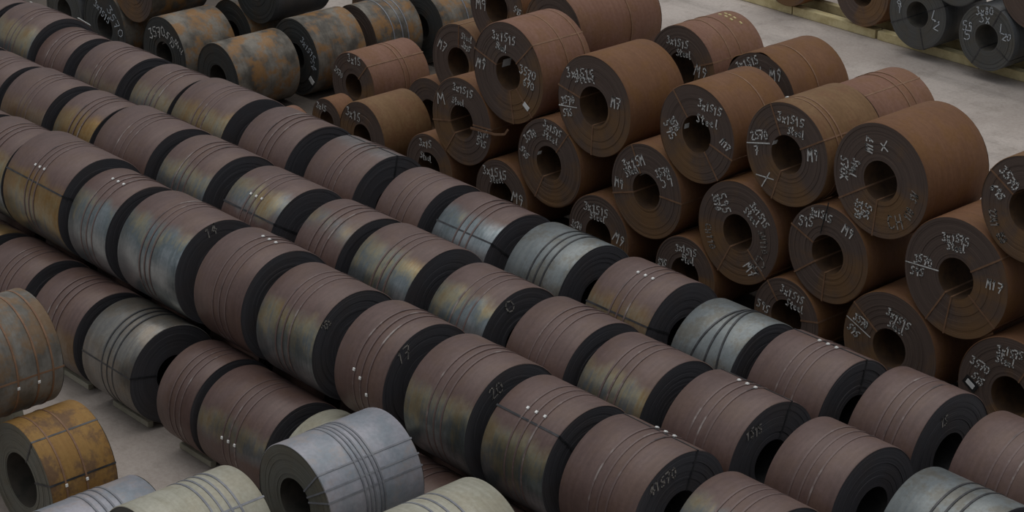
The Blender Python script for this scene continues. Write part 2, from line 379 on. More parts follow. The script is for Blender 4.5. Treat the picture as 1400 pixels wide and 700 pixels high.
# chalk lines on the faces: text, start and end of the line in face coordinates from the coil axis
CHALK = {
  'S1': [('3x1515', -0.51, 0.8, 0.28, 0.8), ('Steel', -0.39, 0.58, -0.03, 0.56), ('M9', -1.06, 0.05, -0.72, -0.01), ('3570', 0.41, 0.21, 0.94, 0.15), ('670', 0.52, -0.06, 0.89, -0.11)],
  'S2': [('3x1515', -0.86, 0.56, 0.01, 0.71), ('Steel', -0.6, 0.48, 0.05, 0.63), ('M7', 0.53, 0.26, 0.84, 0.25), ('3570', -1.02, -0.11, -0.58, -0.02), ('_', -1.08, -0.24, -0.53, -0.17), ('595', -0.95, -0.38, -0.66, -0.3)],
  'S3': [('3x1515', 0.03, 0.69, 0.69, 0.63), ('Steel', 0.0, 0.38, 0.62, 0.36), ('M17', 0.72, 0.09, 0.95, -0.08), ('3570', -0.72, 0.17, -0.51, -0.05), ('595', -0.88, 0.05, -0.61, -0.27)],
  'S4': [('3x1515', -0.27, 0.73, 0.41, 0.76), ('Steel', -0.0, 0.53, 0.45, 0.51), ('M9', 0.53, 0.17, 0.84, 0.2), ('2570', -0.95, 0.15, -0.49, 0.28), ('_', -1.04, -0.03, -0.45, 0.11), ('7', -0.83, -0.12, -0.72, -0.09), ('_', -0.75, -0.63, -0.3, -0.61), ('_', -0.41, -0.5, -0.59, -0.83)],
  'S5': [('M17', -0.31, 0.5, -0.29, 0.8), ('_', -0.04, 0.75, 0.13, 0.64), ('_', 0.09, 0.83, -0.01, 0.62), ('570K', -0.87, 0.24, -0.86, -0.23), ('Steel', -0.6, 0.27, -0.67, -0.11), ('3570', -0.45, -0.51, -0.49, -0.91), ('595', -0.22, -0.55, -0.29, -0.86), ('~CH', 0.26, -0.79, 0.6, -0.63), ('~110', 0.67, -0.55, 0.76, -0.34), ('~SW', 0.79, -0.17, 0.84, 0.02)],
  'S6': [('3570', -0.61, 0.65, -0.25, 0.34), ('695', -0.78, 0.27, -0.54, 0.06), ('~2241', -0.75, -0.2, -0.63, -0.51), ('~850', -0.55, -0.6, -0.41, -0.75)],
  'M1': [('3x1515', -0.29, 0.79, 0.42, 0.75), ('Steel', -0.33, 0.47, 0.13, 0.47), ('M', -0.86, 0.38, -0.57, 0.43), ('3570', 0.55, -0.13, 0.95, -0.07), ('595', 0.55, -0.34, 0.87, -0.37)],
  'M2': [('3x1515', -0.17, 0.91, 0.42, 0.78), ('Steel', -0.19, 0.68, 0.31, 0.58), ('3570', -0.79, 0.36, -0.43, 0.63), ('595', -0.91, 0.13, -0.68, -0.07)],
  'M3': [('3x15M', -0.72, 0.39, -0.07, 0.69), ('Steel', -0.62, 0.23, -0.25, 0.46), ('M9', -0.95, -0.06, -0.67, -0.03), ('3570', 0.27, 0.49, 0.67, 0.67), ('59', 0.43, 0.32, 0.76, 0.52)],
  'M4': [('3570', -0.66, 0.66, -0.53, 0.33), ('595', -0.5, 0.71, -0.27, 0.33), ('3x1515', 0.36, 0.77, 0.8, 0.37), ('Steel', 0.18, 0.58, 0.57, 0.34), ('~SW110', 0.63, 0.24, 0.79, -0.22), ('~CH', 0.73, -0.34, 0.49, -0.68), ('M7', 0.27, -0.59, 0.53, -0.8), ('~CH110', -0.84, -0.06, -0.67, -0.58)],
  'M5': [('3x1515', -0.48, 0.78, 0.06, 0.78), ('595', -0.77, 0.52, -0.37, 0.54), ('M9', 0.36, 0.67, 0.62, 0.58)],
  'M6': [('3x1575', -0.37, 0.73, 0.24, 0.82), ('Steel', -0.24, 0.59, 0.19, 0.64), ('3570', -0.97, 0.12, -0.53, 0.13), ('_', -1.15, -0.02, -0.4, 0.03), ('595', -1.02, -0.14, -0.71, -0.14), ('M17', 0.69, 0.14, 1.06, 0.14)],
  'B1': [('3x15', -0.34, 0.6, 0.13, 0.62), ('Steel', -0.31, 0.27, 0.12, 0.27)],
  'B2': [('3x1515', -0.63, 0.51, 0.2, 0.6), ('Steel', -0.38, 0.35, 0.1, 0.46), ('M9', 0.38, 0.17, 0.81, 0.12)],
  'B3': [('3x1515', -0.47, 0.61, 0.32, 0.62), ('Steel', -0.27, 0.44, 0.23, 0.44), ('M9', 0.49, 0.21, 0.82, 0.09), ('3570', -0.85, 0.08, -0.52, 0.02)],
  'B4': [('3x1515', -0.29, 0.57, 0.33, 0.6), ('Steel', -0.09, 0.4, 0.27, 0.4), ('595', -0.78, 0.09, -0.53, 0.08)],
  'B5': [('3x1515', -0.17, 0.63, 0.46, 0.51), ('Steel', 0.0, 0.39, 0.47, 0.31), ('595', -0.78, 0.1, -0.44, 0.04)],
  'B6': [('3x1515', -0.11, 0.75, 0.47, 0.6), ('Steel', -0.05, 0.54, 0.34, 0.47), ('3570', -0.89, 0.39, -0.54, 0.24), ('_', -1.07, 0.32, -0.47, 0.07), ('595', -1.0, 0.14, -0.76, -0.01)],
  'B7': [('3x1575', -0.35, 0.87, 0.23, 0.9), ('Steel', -0.35, 0.69, 0.08, 0.68), ('3570', -0.9, 0.44, -0.46, 0.35), ('595', -0.82, 0.16, -0.56, 0.05)],
  'D3': [('3x1515', -0.47, 0.57, 0.19, 0.58), ('Steel', -0.17, 0.38, 0.29, 0.39), ('M9', 0.41, 0.12, 0.76, 0.05)],
  'D4': [('3x1515', -0.68, 0.59, -0.06, 0.9), ('Steel', -0.4, 0.62, 0.07, 0.69), ('M9', 0.27, 0.67, 0.62, 0.68)],
  'C1': [('3x15', -0.2, 0.74, 0.37, 0.74), ('3570', -0.77, 0.31, -0.43, 0.17)],
  'C2': [('3x15', -0.62, 0.54, -0.02, 0.48)],
  'C3': [('3x15', -0.4, 0.38, 0.01, 0.33)],
  'D1': [('Steel', 0.14, 0.76, 0.55, 0.71), ('3x15', 0.19, 0.54, 0.47, 0.42), ('M7', -0.74, 0.38, -0.43, 0.26)],
  'D0': [('M9', -0.75, -0.02, -0.35, 0.01), ('595', 0.63, 0.15, 0.87, 0.08)],
  'D5': [('3570', 0.47, 0.72, 0.75, 0.57)],
  'E1': [('9', -0.76, 0.16, -0.52, 0.19), ('T', -0.69, 0.02, -0.56, 0.03), ('L', 0.48, 0.11, 0.87, 0.09), ('2', 0.6, -0.13, 0.85, -0.17)],
  'E2': [('3x80', -0.42, 0.7, 0.17, 0.79), ('3x', -0.3, 0.52, 0.12, 0.55), ('59', -0.82, 0.16, -0.46, 0.22), ('5', -0.76, -0.06, -0.46, -0.03), ('L', 0.4, 0.38, 0.76, 0.39), ('20', 0.55, 0.21, 0.82, 0.15)],
  'G2': [('3570', -0.69, 0.46, 0.13, 0.73), ('595', 0.19, 0.66, 0.58, 0.39), ('Steel', 0.57, 0.6, 0.93, 0.26)],
  'G7': [('3x1515', -0.42, 0.63, 0.29, 0.19), ('3570', 0.28, 0.65, 0.93, -0.09)],
  'G3': [('3x1515', 0.33, 0.58, 0.88, 0.12), ('595', 0.75, 0.07, 0.87, -0.18)],
  'R1_4': [('~14', -0.3, 0.87, -0.03, 0.95)],
  'R1_7': [('~17', -0.7, 0.65, -0.39, 0.74)],
  'R1_8': [('~20', -0.5, 0.7, -0.24, 0.84)],
  'R1_6': [('~20', -0.74, 0.55, -0.63, 0.69)],
  'R2_8': [('~0', -0.35, 0.72, -0.18, 0.85)],
  'R1_10': [('~41570', -0.67, 0.64, -0.1, 0.77)],
  'R2_11': [('~1515', -0.63, 0.67, -0.26, 0.74)],
  'R3_14': [('~15', -0.29, 0.66, -0.1, 0.69)],
}
# clock angles of the straps that run through the eye
EYE = {
  'S1': [-74, 44, 136, 170],
  'S2': [-79, -177],
  'S3': [-41, 106, 142],
  'S4': [-27, 59, -162],
  'S5': [-123, -175],
  'S6': [-58],
  'M1': [-102, 86, -146],
  'M2': [-154, 36],
  'M3': [-27, -108, 89],
  'M4': [-153, 134],
  'M5': [-69, -128, -176],
  'M6': [54, -150, 126, -172],
  'B5': [-39, 77],
  'B6': [-54],
  'B7': [26],
  'E1': [162, -116, 64],
  'E2': [-153, 122, 25],
  'D3': [68],
  'D1': [2],
  'F5': [41, 57, 69],
}
FACE_TAGS = {'S1': [[0.63, -0.64]], 'B7': [[-0.92, -0.03]], 'G3': [[1.17, -0.52]]}

# ------------------------------------------------------------------ mesh helpers
def link(name, verts, faces, mat, parent=None, uvs=None, smooth=False):
    me = bpy.data.meshes.new(name)
    me.from_pydata(verts, [], faces)
    if uvs:
        lay = me.uv_layers.new(name='UVMap'); flat = []
        for f in uvs:
            for a in f: flat.extend(a)
        lay.data.foreach_set('uv', flat)
    me.materials.append(mat)
    if smooth:
        me.polygons.foreach_set('use_smooth', [smooth is True or smooth[i] for i in range(len(me.polygons))])
    o = bpy.data.objects.new(name, me)
    COL.objects.link(o)
    if parent is not None: o.parent = parent
    return o

def box(x0, x1, y0, y1, z0, z1, bev=0.0):
    """box with a chamfer on the long upper edges"""
    if not bev:
        v = [(x0,y0,z0),(x1,y0,z0),(x1,y1,z0),(x0,y1,z0),(x0,y0,z1),(x1,y0,z1),(x1,y1,z1),(x0,y1,z1)]
        return v, [(0,3,2,1),(4,5,6,7),(0,1,5,4),(1,2,6,5),(2,3,7,6),(3,0,4,7)]
    prof = [(y0+bev, z0), (y1-bev, z0), (y1, z0+bev), (y1, z1-bev), (y1-bev, z1), (y0+bev, z1), (y0, z1-bev), (y0, z0+bev)]
    v = [(x0, a, b) for a, b in prof] + [(x1, a, b) for a, b in prof]
    f = [(i, (i+1) % 8, 8+(i+1) % 8, 8+i) for i in range(8)] + [tuple(range(7, -1, -1)), tuple(range(8, 16))]
    return v, f

def wrap_angle(a):
    return (a + math.pi) % (2*math.pi) - math.pi

def make_wrap(R, L, lap, rng, n, wav=0.006, buckle=0.0):
    """outer lap with a real step where the strip ends, chamfered rims, slightly uneven edges"""
    t = 0.014; b = 0.012; V = []; Fc = []; UV = []
    ph = [rng.uniform(0, 6.28) for _ in range(4)]
    ws = [(-L/2, -b), (-L/2 + b, 0), (-L/6, 0), (L/6, 0), (L/2 - b, 0), (L/2, -b)]
    for k in range(n + 1):
        th = lap + 2*math.pi*k/n
        r = R - t*k/n + 0.004*math.sin(2*th + ph[0]) * (1 if 0 < k < n else 1)
        e0 = wav*math.sin(3*th + ph[1]); e1 = wav*math.sin(3*th + ph[2])
        for j, (y, dr) in enumerate(ws):
            yy = y + (e0 if j < 2 else e1 if j > 3 else 0)
            bk = buckle*max(0.0, math.sin(7*th + 1.0))*max(0.0, math.cos(th + 0.5)) if j < 2 else 0.0
            V.append(((r + dr + bk)*math.sin(th), yy, R + (r + dr + bk)*math.cos(th)))
    m = len(ws); sm = []
    for k in range(n):
        c = wrap_angle(lap + 2*math.pi*(k + 0.5)/n); h = math.pi/n
        for j in range(m - 1):
            a = k*m + j
            Fc.append((a, a + 1, a + m + 1, a + m)); sm.append(True)
            y0 = ws[j][0]; y1 = ws[j+1][0]
            UV.append(((c - h, y0), (c - h, y1), (c + h, y1), (c + h, y0)))
    for j in range(m - 1):                                  # the free end of the strip
        a = j; d = n*m + j
        Fc.append((a, d, d + 1, a + 1)); sm.append(False)
        UV.append(((wrap_angle(lap), 0),)*4)
    return V, Fc, UV, sm

def make_face(R, rb, y, out, rings, n, rng, amp=0.007):
    """side of the coil: rings of laps that stand a few millimetres proud of each other"""
    V = []; Fc = []; UV = []
    rad = [rb + (R - 0.013 - rb)*i/rings for i in range(rings + 1)]
    for i in range(1, rings): rad[i] += rng.uniform(-0.25, 0.25)*(R - rb)/rings
    prof = []
    for i in range(rings):
        o = rng.uniform(-amp, amp)
        prof += [(rad[i], o), (rad[i+1], o)]
    P = len(prof)
    for k in range(n):
        th = 2*math.pi*k/n; s, c = math.sin(th), math.cos(th)
        for r, o in prof: V.append((r*s, y + out*o, R + r*c))
    for k in range(n):
        k2 = (k + 1) % n; c = wrap_angle(2*math.pi*(k + 0.5)/n); h = math.pi/n
        for j in range(P - 1):
            q = (k*P + j, k*P + j + 1, k2*P + j + 1, k2*P + j)
            u = ((c - h, prof[j][0]), (c - h, prof[j+1][0]), (c + h, prof[j+1][0]), (c + h, prof[j][0]))
            if out > 0: q = q[::-1]; u = u[::-1]
            Fc.append(q); UV.append(u)
    return V, Fc, UV

def make_bore(R, rb, L, n):
    V = []; Fc = []
    for k in range(n):
        th = 2*math.pi*k/n; s, c = math.sin(th), math.cos(th)
        for y in (-L/2 + 0.004, L/2 - 0.004): V.append((rb*s, y, R + rb*c))
    for k in range(n):
        k2 = (k + 1) % n
        Fc.append((2*k, 2*k2, 2*k2 + 1, 2*k + 1))
    return V, Fc

def make_hoop(R, y, w, skew=0.0, n=72):
    """flat steel strap round the circumference"""
    V = []; Fc = []
    prof = [(R - 0.016, y - w/2), (R + 0.004, y - w/2), (R + 0.004, y + w/2), (R - 0.016, y + w/2)]
    for k in range(n):
        th = 2*math.pi*k/n; s, c = math.sin(th), math.cos(th)
        for r, yy in prof: V.append((r*s, yy + skew*math.sin(th + 0.6), R + r*c))
    for k in range(n):
        k2 = (k + 1) % n
        for j in range(4):
            j2 = (j + 1) % 4
            Fc.append((k*4 + j, k*4 + j2, k2*4 + j2, k2*4 + j))
    return V, Fc

def rot(th, r, w, y, R):
    """point at angle th, radius r, tangential offset w"""
    s, c = math.sin(th), math.cos(th)
    return (r*s + w*c, y, R + r*c - w*s)

def make_eye_strap(R, rb, L, th, w=0.036, lap=0.0):
    """strap that runs through the eye, over both sides and along the outside"""
    g = 0.007
    Rw = R - 0.014*(((th - lap) % (2*math.pi))/(2*math.pi)) + 0.001       # the lap's own radius at this angle
    path_o = [(rb - 0.004, -L/2 - g), (Rw + 0.006, -L/2 - g), (Rw + 0.006, L/2 + g), (rb - 0.004, L/2 + g)]
    path_i = [(rb + 0.002, -L/2 - g + 0.006), (Rw, -L/2 - g + 0.006), (Rw, L/2 + g - 0.006), (rb + 0.002, L/2 + g - 0.006)]
    # loop: outside surface and inside surface, both widths
    V = []
    for (r, y) in path_o: V += [rot(th, r, -w/2, y, R), rot(th, r, w/2, y, R)]
    for (r, y) in path_i: V += [rot(th, r, -w/2, y, R), rot(th, r, w/2, y, R)]
    Fc = []
    for i in range(4):
        j = (i + 1) % 4
        a0, a1, b0, b1 = 2*i, 2*i + 1, 2*j, 2*j + 1
        Fc += [(a0, a1, b1, b0), (8 + a0, 8 + b0, 8 + b1, 8 + a1), (a0, b0, 8 + b0, 8 + a0), (a1, 8 + a1, 8 + b1, b1)]
    return V, Fc

def make_seal(R, th, y, sx=0.055, sy=0.05):
    V = []
    for dr in (0.004, 0.024):
        for (w, yy) in ((-sx/2, -sy/2), (sx/2, -sy/2), (sx/2, sy/2), (-sx/2, sy/2)):
            V.append(rot(th, R + dr, w*(1 if dr < .01 else .8), y + yy*(1 if dr < .01 else .8), R))
    return V, [(0,3,2,1),(4,5,6,7),(0,1,5,4),(1,2,6,5),(2,3,7,6),(3,0,4,7)]

GLYPH = {
 '0': [[(.3,1),(.05,.75),(.05,.25),(.3,0),(.55,.25),(.55,.75),(.3,1)]], '1': [[(.12,.75),(.32,1),(.3,0)]],
 '2': [[(.05,.8),(.3,1),(.55,.78),(.05,0),(.6,.02)]], '3': [[(.05,.95),(.5,1),(.25,.58),(.55,.35),(.35,0),(.02,.1)]],
 '4': [[(.45,0),(.42,1),(.03,.35),(.6,.35)]], '5': [[(.55,1),(.12,1),(.08,.55),(.45,.58),(.5,.2),(.25,0),(.03,.1)]],
 '6': [[(.5,1),(.1,.5),(.1,.1),(.35,0),(.52,.25),(.35,.48),(.1,.35)]], '7': [[(.03,.98),(.58,1),(.22,0)],[(.15,.5),(.48,.52)]],
 '8': [[(.3,.55),(.08,.78),(.3,1),(.52,.78),(.3,.55),(.05,.25),(.3,0),(.55,.25),(.3,.55)]], '9': [[(.52,.7),(.3,.5),(.08,.72),(.3,1),(.52,.75),(.4,0)]],
 'x': [[(.08,.6),(.5,.02)],[(.5,.6),(.08,.02)]], 'S': [[(.52,.9),(.3,1),(.08,.78),(.5,.3),(.3,0),(.04,.12)]],
 't': [[(.3,.95),(.28,.1),(.45,0)],[(.08,.62),(.52,.66)]], 'e': [[(.08,.3),(.48,.36),(.35,.6),(.1,.4),(.15,.08),(.5,.06)]],
 'l': [[(.22,1),(.2,.08),(.42,0)]], 'M': [[(.02,0),(.1,1),(.32,.4),(.52,1),(.62,0)]], 'K': [[(.1,1),(.1,0)],[(.52,1),(.12,.5),(.55,0)]],
 'T': [[(.02,1),(.6,1)],[(.3,1),(.3,0)]], 'L': [[(.12,1),(.08,.03),(.58,0)]], 'C': [[(.55,.85),(.3,1),(.06,.6),(.1,.15),(.4,0),(.57,.15)]],
 'H': [[(.08,1),(.08,0)],[(.52,1),(.52,0)],[(.08,.5),(.52,.5)]], 'W': [[(.02,1),(.15,0),(.32,.7),(.48,0),(.62,1)]],
}
def make_chalk(line, R, yf, rng, flip=1):
    """one hand-written line as chalk strokes lying on the coil side"""
    text, x0, z0, x1, z1 = line
    faint = text[0] == '~'; text = text.lstrip('~')
    V = []; Fc = []
    d = Vector((x1 - x0, z1 - z0)); ln = d.length; e = d/ln; up = Vector((-e.y, e.x))
    def seg(a, b, w):
        t = (b - a)
        if t.length < 1e-5: return
        t = t.normalized(); nn = Vector((-t.y, t.x))*w/2; a2 = a - t*w*0.4; b2 = b + t*w*0.4
        i = len(V)
        for p in (a2 - nn*rng.uniform(.6, 1.2), b2 - nn*rng.uniform(.6, 1.2), b2 + nn*rng.uniform(.6, 1.2), a2 + nn*rng.uniform(.6, 1.2)):
            V.append((p.x, yf, R + p.y))
        Fc.append((i, i+1, i+2, i+3))
    if text == '_':
        seg(Vector((x0, z0)), Vector((x1, z1)), 0.03)
    else:
        adv = ln/len(text); h = min(0.27, max(0.16, adv*1.5)); w = 0.031 if not faint else 0.03
        for i, ch in enumerate(text):
            o = Vector((x0, z0)) + e*adv*i - up*(h/2 + rng.uniform(-.02, .02)); sx = adv*1.3*rng.uniform(.9, 1.1)
            sl = rng.uniform(-.02, .10)
            for st in GLYPH.get(ch, GLYPH['x']):
                pts = [o + e*(a*sx + sl*b*h) + up*b*h + Vector((rng.uniform(-.008, .008), rng.uniform(-.008, .008))) for a, b in st]
                for a, b in zip(pts, pts[1:]): seg(a, b, w)
    return V, Fc, faint

COUNT = {'n': 0}
def coil(key, loc, axis, R, L, wrap, face, label, group, rb=0.385, lap=2.6, hoops=(), seal=None, eye=(), eye_mat='rust', hoop_mat='scale',
         tint=None, tags=(), bore_label=None, chalk_mat=None, hidden=False, cat='steel coil',
         skew=None, hoop_w=0.034, buckle=0.0, eye_w=0.034, extra=()):
    """one steel coil. local axes: side face at -y, x to the right of it, z up from the lowest point"""
    COUNT['n'] += 1
    rng = random.Random(1000 + COUNT['n'])
    root = bpy.data.objects.new('steel_coil', None)
    root.empty_display_size = 0.3
    COL.objects.link(root)
    root.location = loc
    root.rotation_euler = (0, 0, math.pi/2 if axis == 'A' else 0)
    root['label'] = label; root['category'] = cat; root['group'] = group
    n = 40 if hidden else 80
    V, Fc, UV, sm = make_wrap(R, L, lap, rng, n, buckle=buckle)
    w = link('outer_lap', V, Fc, WRAP[wrap], root, UV, sm)
    seed = rng.uniform(0, 60)
    w['seed'] = seed
    lo, hi, amt, hue = tint if tint else (9.0, 9.0, 0.0, 0.5)
    w['tint_lo'] = float(lo); w['tint_hi'] = float(hi); w['tint_amt'] = float(amt); w['tint_hue'] = float(hue)
    for out in (-1, 1):
        nr = 5 if hidden else (14 if out < 0 else 5)
        V, Fc, UV = make_face(R, rb, out*(L/2 - 0.004), out, nr, n if out < 0 else 40, rng)
        f = link('side_face', V, Fc, FACE[face], root, UV); f['seed'] = seed + out
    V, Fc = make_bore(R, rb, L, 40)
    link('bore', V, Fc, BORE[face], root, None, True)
    if hidden: return root
    for i, y in enumerate(hoops):
        sk = skew[i] if skew else 0.0
        V, Fc = make_hoop(R, y, hoop_w, sk)
        h = link('hoop_strap', V, Fc, STRAP[hoop_mat], root, None, False)
        if seal is not None:
            st = seal[i] if isinstance(seal, (list, tuple)) else seal
            V, Fc = make_seal(R, math.radians(st), y + sk*math.sin(math.radians(st) + 0.6))
            link('strap_seal', V, Fc, SEAL, h)
    for a in eye:
        V, Fc = make_eye_strap(R, rb, L, math.radians(a), eye_w, lap)
        link('eye_strap', V, Fc, STRAP[eye_mat], root)
    for line in CHALK.get(key, ()):
        V, Fc, faint = make_chalk(line, R, -L/2 - 0.009, rng)
        cm = CHALKF if faint else (chalk_mat or CHALKM)
        link('chalk_writing', V, Fc, cm, root)['label'] = ('faint' if faint else 'white') + ' hand-written chalk mark'
    for (tx, tz, ang, ww, hh, border) in tags:
        def plate(a, b, y0, y1):
            v, f = box(-a/2, a/2, y0, y1, -b/2, b/2)
            s, c = math.sin(math.radians(ang)), math.cos(math.radians(ang))
            return [(x*c + z*s + tx, y, R + tz - x*s + z*c) for x, y, z in v], f
        if border:
            V, Fc = plate(ww*1.6, hh*2.0, -L/2 - 0.016, -L/2 - 0.006)
            bt = link('tag_backing', V, Fc, BLACKM, root); bt['label'] = 'black border of the white tag'
        V, Fc = plate(ww, hh, -L/2 - 0.022, -L/2 - 0.010)
        link('paper_tag', V, Fc, PAPER, root)['label'] = 'small white paper tag'
    if bore_label is not None:
        ang, dep, size = bore_label
        th = math.radians(ang); V = []
        for r in (rb - 0.003, rb - 0.009):
            for (a, d) in ((-1, -1), (1, -1), (1, 1), (-1, 1)):
                tt = th + a*size/rb/2
                V.append((r*math.sin(tt), -L/2 + dep + d*size*0.6, R + r*math.cos(tt)))
        link('bore_label', V, [(0,3,2,1),(4,5,6,7),(0,1,5,4),(1,2,6,5),(2,3,7,6),(3,0,4,7)], PAPER, root)['label'] = 'small white label stuck inside the eye'
    for fn in extra: fn(root, R, L)
    return root

def white_tape(root, R, L):
    V, Fc = make_seal(R, math.radians(38), -L/2 + 0.06, 0.42, 0.07)
    link('white_tape', V, Fc, PAPER, root)['label'] = 'strip of white tape on the rim'
def paint_dabs(root, R, L):
    rng = random.Random(77)
    for i in range(7):
        V, Fc = make_seal(R - 0.008, math.radians(-2 + 9*(i % 4) + rng.uniform(-2, 2)), L/2 - 0.28 - 0.13*(i // 4), 0.09, 0.05)
        link('paint_dab', V, Fc, DAB, root)['label'] = 'pale yellow paint dab'
def bar(root, name, pts, y, w, mat, lab):
    V = []; Fc = []
    for (a, b) in zip(pts, pts[1:]):
        a = Vector(a); c = Vector(b); t = (c - a).normalized(); nn = Vector((-t.y, t.x))*w/2; i = len(V)
        for yy in (y, y - w*0.4):
            for p in (a - nn, c - nn, c + nn, a + nn): V.append((p.x, yy, p.y))
        Fc += [tuple(i + k for k in f) for f in ((0,3,2,1),(4,5,6,7),(0,1,5,4),(1,2,6,5),(2,3,7,6),(3,0,4,7))]
    link(name, V, Fc, mat, root)['label'] = lab
def loose_strap(root, R, L):
    bar(root, 'loose_strap', [(0.37, R - 0.05), (1.2, R + 0.02), (1.55, R + 0.12), (1.66, R + 0.26)], -L/2 - 0.03, 0.05, STRAP['rust'], 'loose rusty strap end sticking out sideways')
def hanging_wire(root, R, L):
    bar(root, 'hanging_wire', [(-0.02, R + 1.1), (-0.1, R + 0.75), (-0.18, R + 0.40)], -L/2 - 0.03, 0.022, BLACKM, 'thin black wire')

ORD = ['first', 'second', 'third', 'fourth', 'fifth', 'sixth', 'seventh', 'eighth', 'ninth', 'tenth', 'eleventh', 'twelfth',
       'thirteenth', 'fourteenth', 'fifteenth', 'sixteenth', 'seventeenth']

# ------------------------------------------------------------------ ground
def build_ground():
    nx, ny = 40, 40; V = []; Fc = []
    rng = random.Random(5)
    for j in range(ny + 1):
        for i in range(nx + 1):
            V.append((-90 + 160*i/nx, -60 + 150*j/ny, rng.uniform(-0.012, 0.0)))
    for j in range(ny):
        for i in range(nx):
            a = j*(nx + 1) + i
            Fc.append((a, a + 1, a + nx + 2, a + nx + 1))
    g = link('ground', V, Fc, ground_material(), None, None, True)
    g['kind'] = 'structure'
    g['label'] = 'worn grey concrete yard with dusty patches'
build_ground()

# ------------------------------------------------------------------ long rows (axis along x)
deg = math.radians
HALF = math.pi
# key (row, index): (wrap, tint(lo, hi, amount, hue), seal angle, eye strap angles, look)
LOOK = {
 (3,0): ('scale', (-3.1, -0.9, .5, .55), None, (), 'brown'),
 (3,1): ('scale', (-3.1, -0.62, .8, .5), None, (), 'pale gold-fronted brown'),
 (3,2): ('scale', None, None, (), 'purple-brown'),
 (3,3): ('scale', (-3.1, -1.0, .4, .5), None, (), 'purple-brown'),
 (3,4): ('scale', (-3.1, -0.72, .65, .5), None, (), 'purple-brown, pale-fronted'),
 (3,5): ('scale', (-3.1, -0.72, .8, .3), None, (), 'gold-fronted brown'),
 (3,6): ('scale', None, None, (), 'purple-brown'),
 (3,7): ('scale', (-0.15, 0.35, .35, .7), None, (12,), 'purple-brown'),
 (3,8): ('scale', None, None, (), 'purple-brown'),
 (3,9): ('scale', (-3.1, -0.52, 1., .78), None, (-49,), 'brown coil with silver-blue front,'),
 (3,10): ('silver', None, None, (), 'silver-blue'),
 (3,11): ('scale', (-3.1, -0.85, .6, .3), -12, (-62,), 'brown'),
 (3,12): ('silver', None, None, (), 'pale silver'),
 (3,13): ('scale', None, 9, (14,), 'purple-brown'),
 (3,14): ('scale', None, None, (), 'purple-brown'),
 (3,15): ('scale', None, None, (), 'purple-brown'),
 (2,-1): ('scale', None, None, (), 'brown'),
 (2,0): ('scale', None, None, (), 'brown'),
 (2,1): ('scale', (-3.1, -0.9, .35, .3), None, (), 'brown'),
 (2,2): ('scale', (-3.1, -0.62, .9, .2), None, (), 'gold-fronted brown'),
 (2,3): ('scale', None, None, (), 'purple-brown'),
 (2,4): ('scale', (-3.1, -0.72, .85, .52), None, (), 'olive-fronted brown'),
 (2,5): ('scale', (-0.98, -0.42, .8, .5), -38, (-57,), 'brown, olive-banded'),
 (2,6): ('scale', (-0.7, -0.35, .55, .6), None, (), 'purple-brown'),
 (2,7): ('scale', (-3.1, -0.5, .95, .48), None, (), 'straw-gold fronted'),
 (2,8): ('scale', (-3.1, -0.55, .95, .55), None, (), 'gold and blue fronted'),
 (2,9): ('scale', None, None, (), 'purple-brown'),
 (2,10): ('scale', (-3.1, -0.75, .85, .42), None, (), 'olive-gold fronted brown'),
 (2,11): ('scale', None, 12, (24,), 'purple-brown'),
 (2,12): ('scale', None, None, (), 'purple-brown'),
 (2,13): ('silver', None, None, (), 'rust-spotted silver'),
 (1,0): ('scale', (-3.1, -0.7, .7, .3), None, (), 'brown'),
 (1,1): ('scale', (-3.1, -0.8, .9, .4), None, (), 'gold-fronted brown'),
 (1,2): ('scale', (-3.1, -0.98, .9, .2), -43, (-60,), 'ochre-gold fronted brown'),
 (1,3): ('scale', (-3.1, -0.72, .95, .62), -12, (), 'brown coil with blue-grey front,'),
 (1,4): ('scale', (-3.1, -0.62, 1., .66), None, (), 'brown coil with silver front,'),
 (1,5): ('scale', None, 6, (), 'plain brown'),
 (1,6): ('scale', (-3.1, -0.9, .9, .5), None, (), 'brown coil with teal-gold front,'),
 (1,7): ('scale', None, (-92, -79, -74), (), 'plain brown'),
 (1,8): ('scale', (-3.1, -1.0, .9, .52), None, (), 'olive-fronted brown'),
 (1,9): ('scale', (-3.1, -1.0, .9, .45), -31, (-41,), 'olive-gold fronted brown'),
 (1,10): ('scale', None, 24, (20,), 'plain brown'),
 (1,11): ('scale', (-3.1, -0.5, .8, .55), None, (), 'cream-fronted brown'),
 (0,0): ('scale', (-3.1, 0.4, .8, .2), None, (), 'ochre-topped'),
 (0,1): ('scale', None, None, (), 'reddish-brown'),
 (0,2): ('scale', (-3.1, -1.2, .4, .3), None, (), 'reddish-brown'),
 (0,3): ('steel', None, None, (-78,), 'dark silver steel'),
 (0,4): ('scale', None, None, (), 'reddish-brown'),
 (0,5): ('scale', (-1.5, -1.0, .7, .55), -80, (), 'brown, olive-banded'),
 (0,6): ('pale', None, None, (), 'pale straw'),
 (0,7): ('scale', (-3.1, -1.2, .7, .5), None, (), 'reddish-brown'),
}
ROWNAME = {3: 'back long row', 2: 'middle long row', 1: 'front long row', 0: 'low front row'}
GROUPS = {3: 'coils of the back long row', 2: 'coils of the middle long row', 1: 'coils of the front long row', 0: 'coils of the low front row'}
HIDDEN_LABEL = 'brown steel coil hidden in the bottom layer under the long rows'
BEYOND = 'brown steel coil of the long rows lying beyond the edge of the picture'

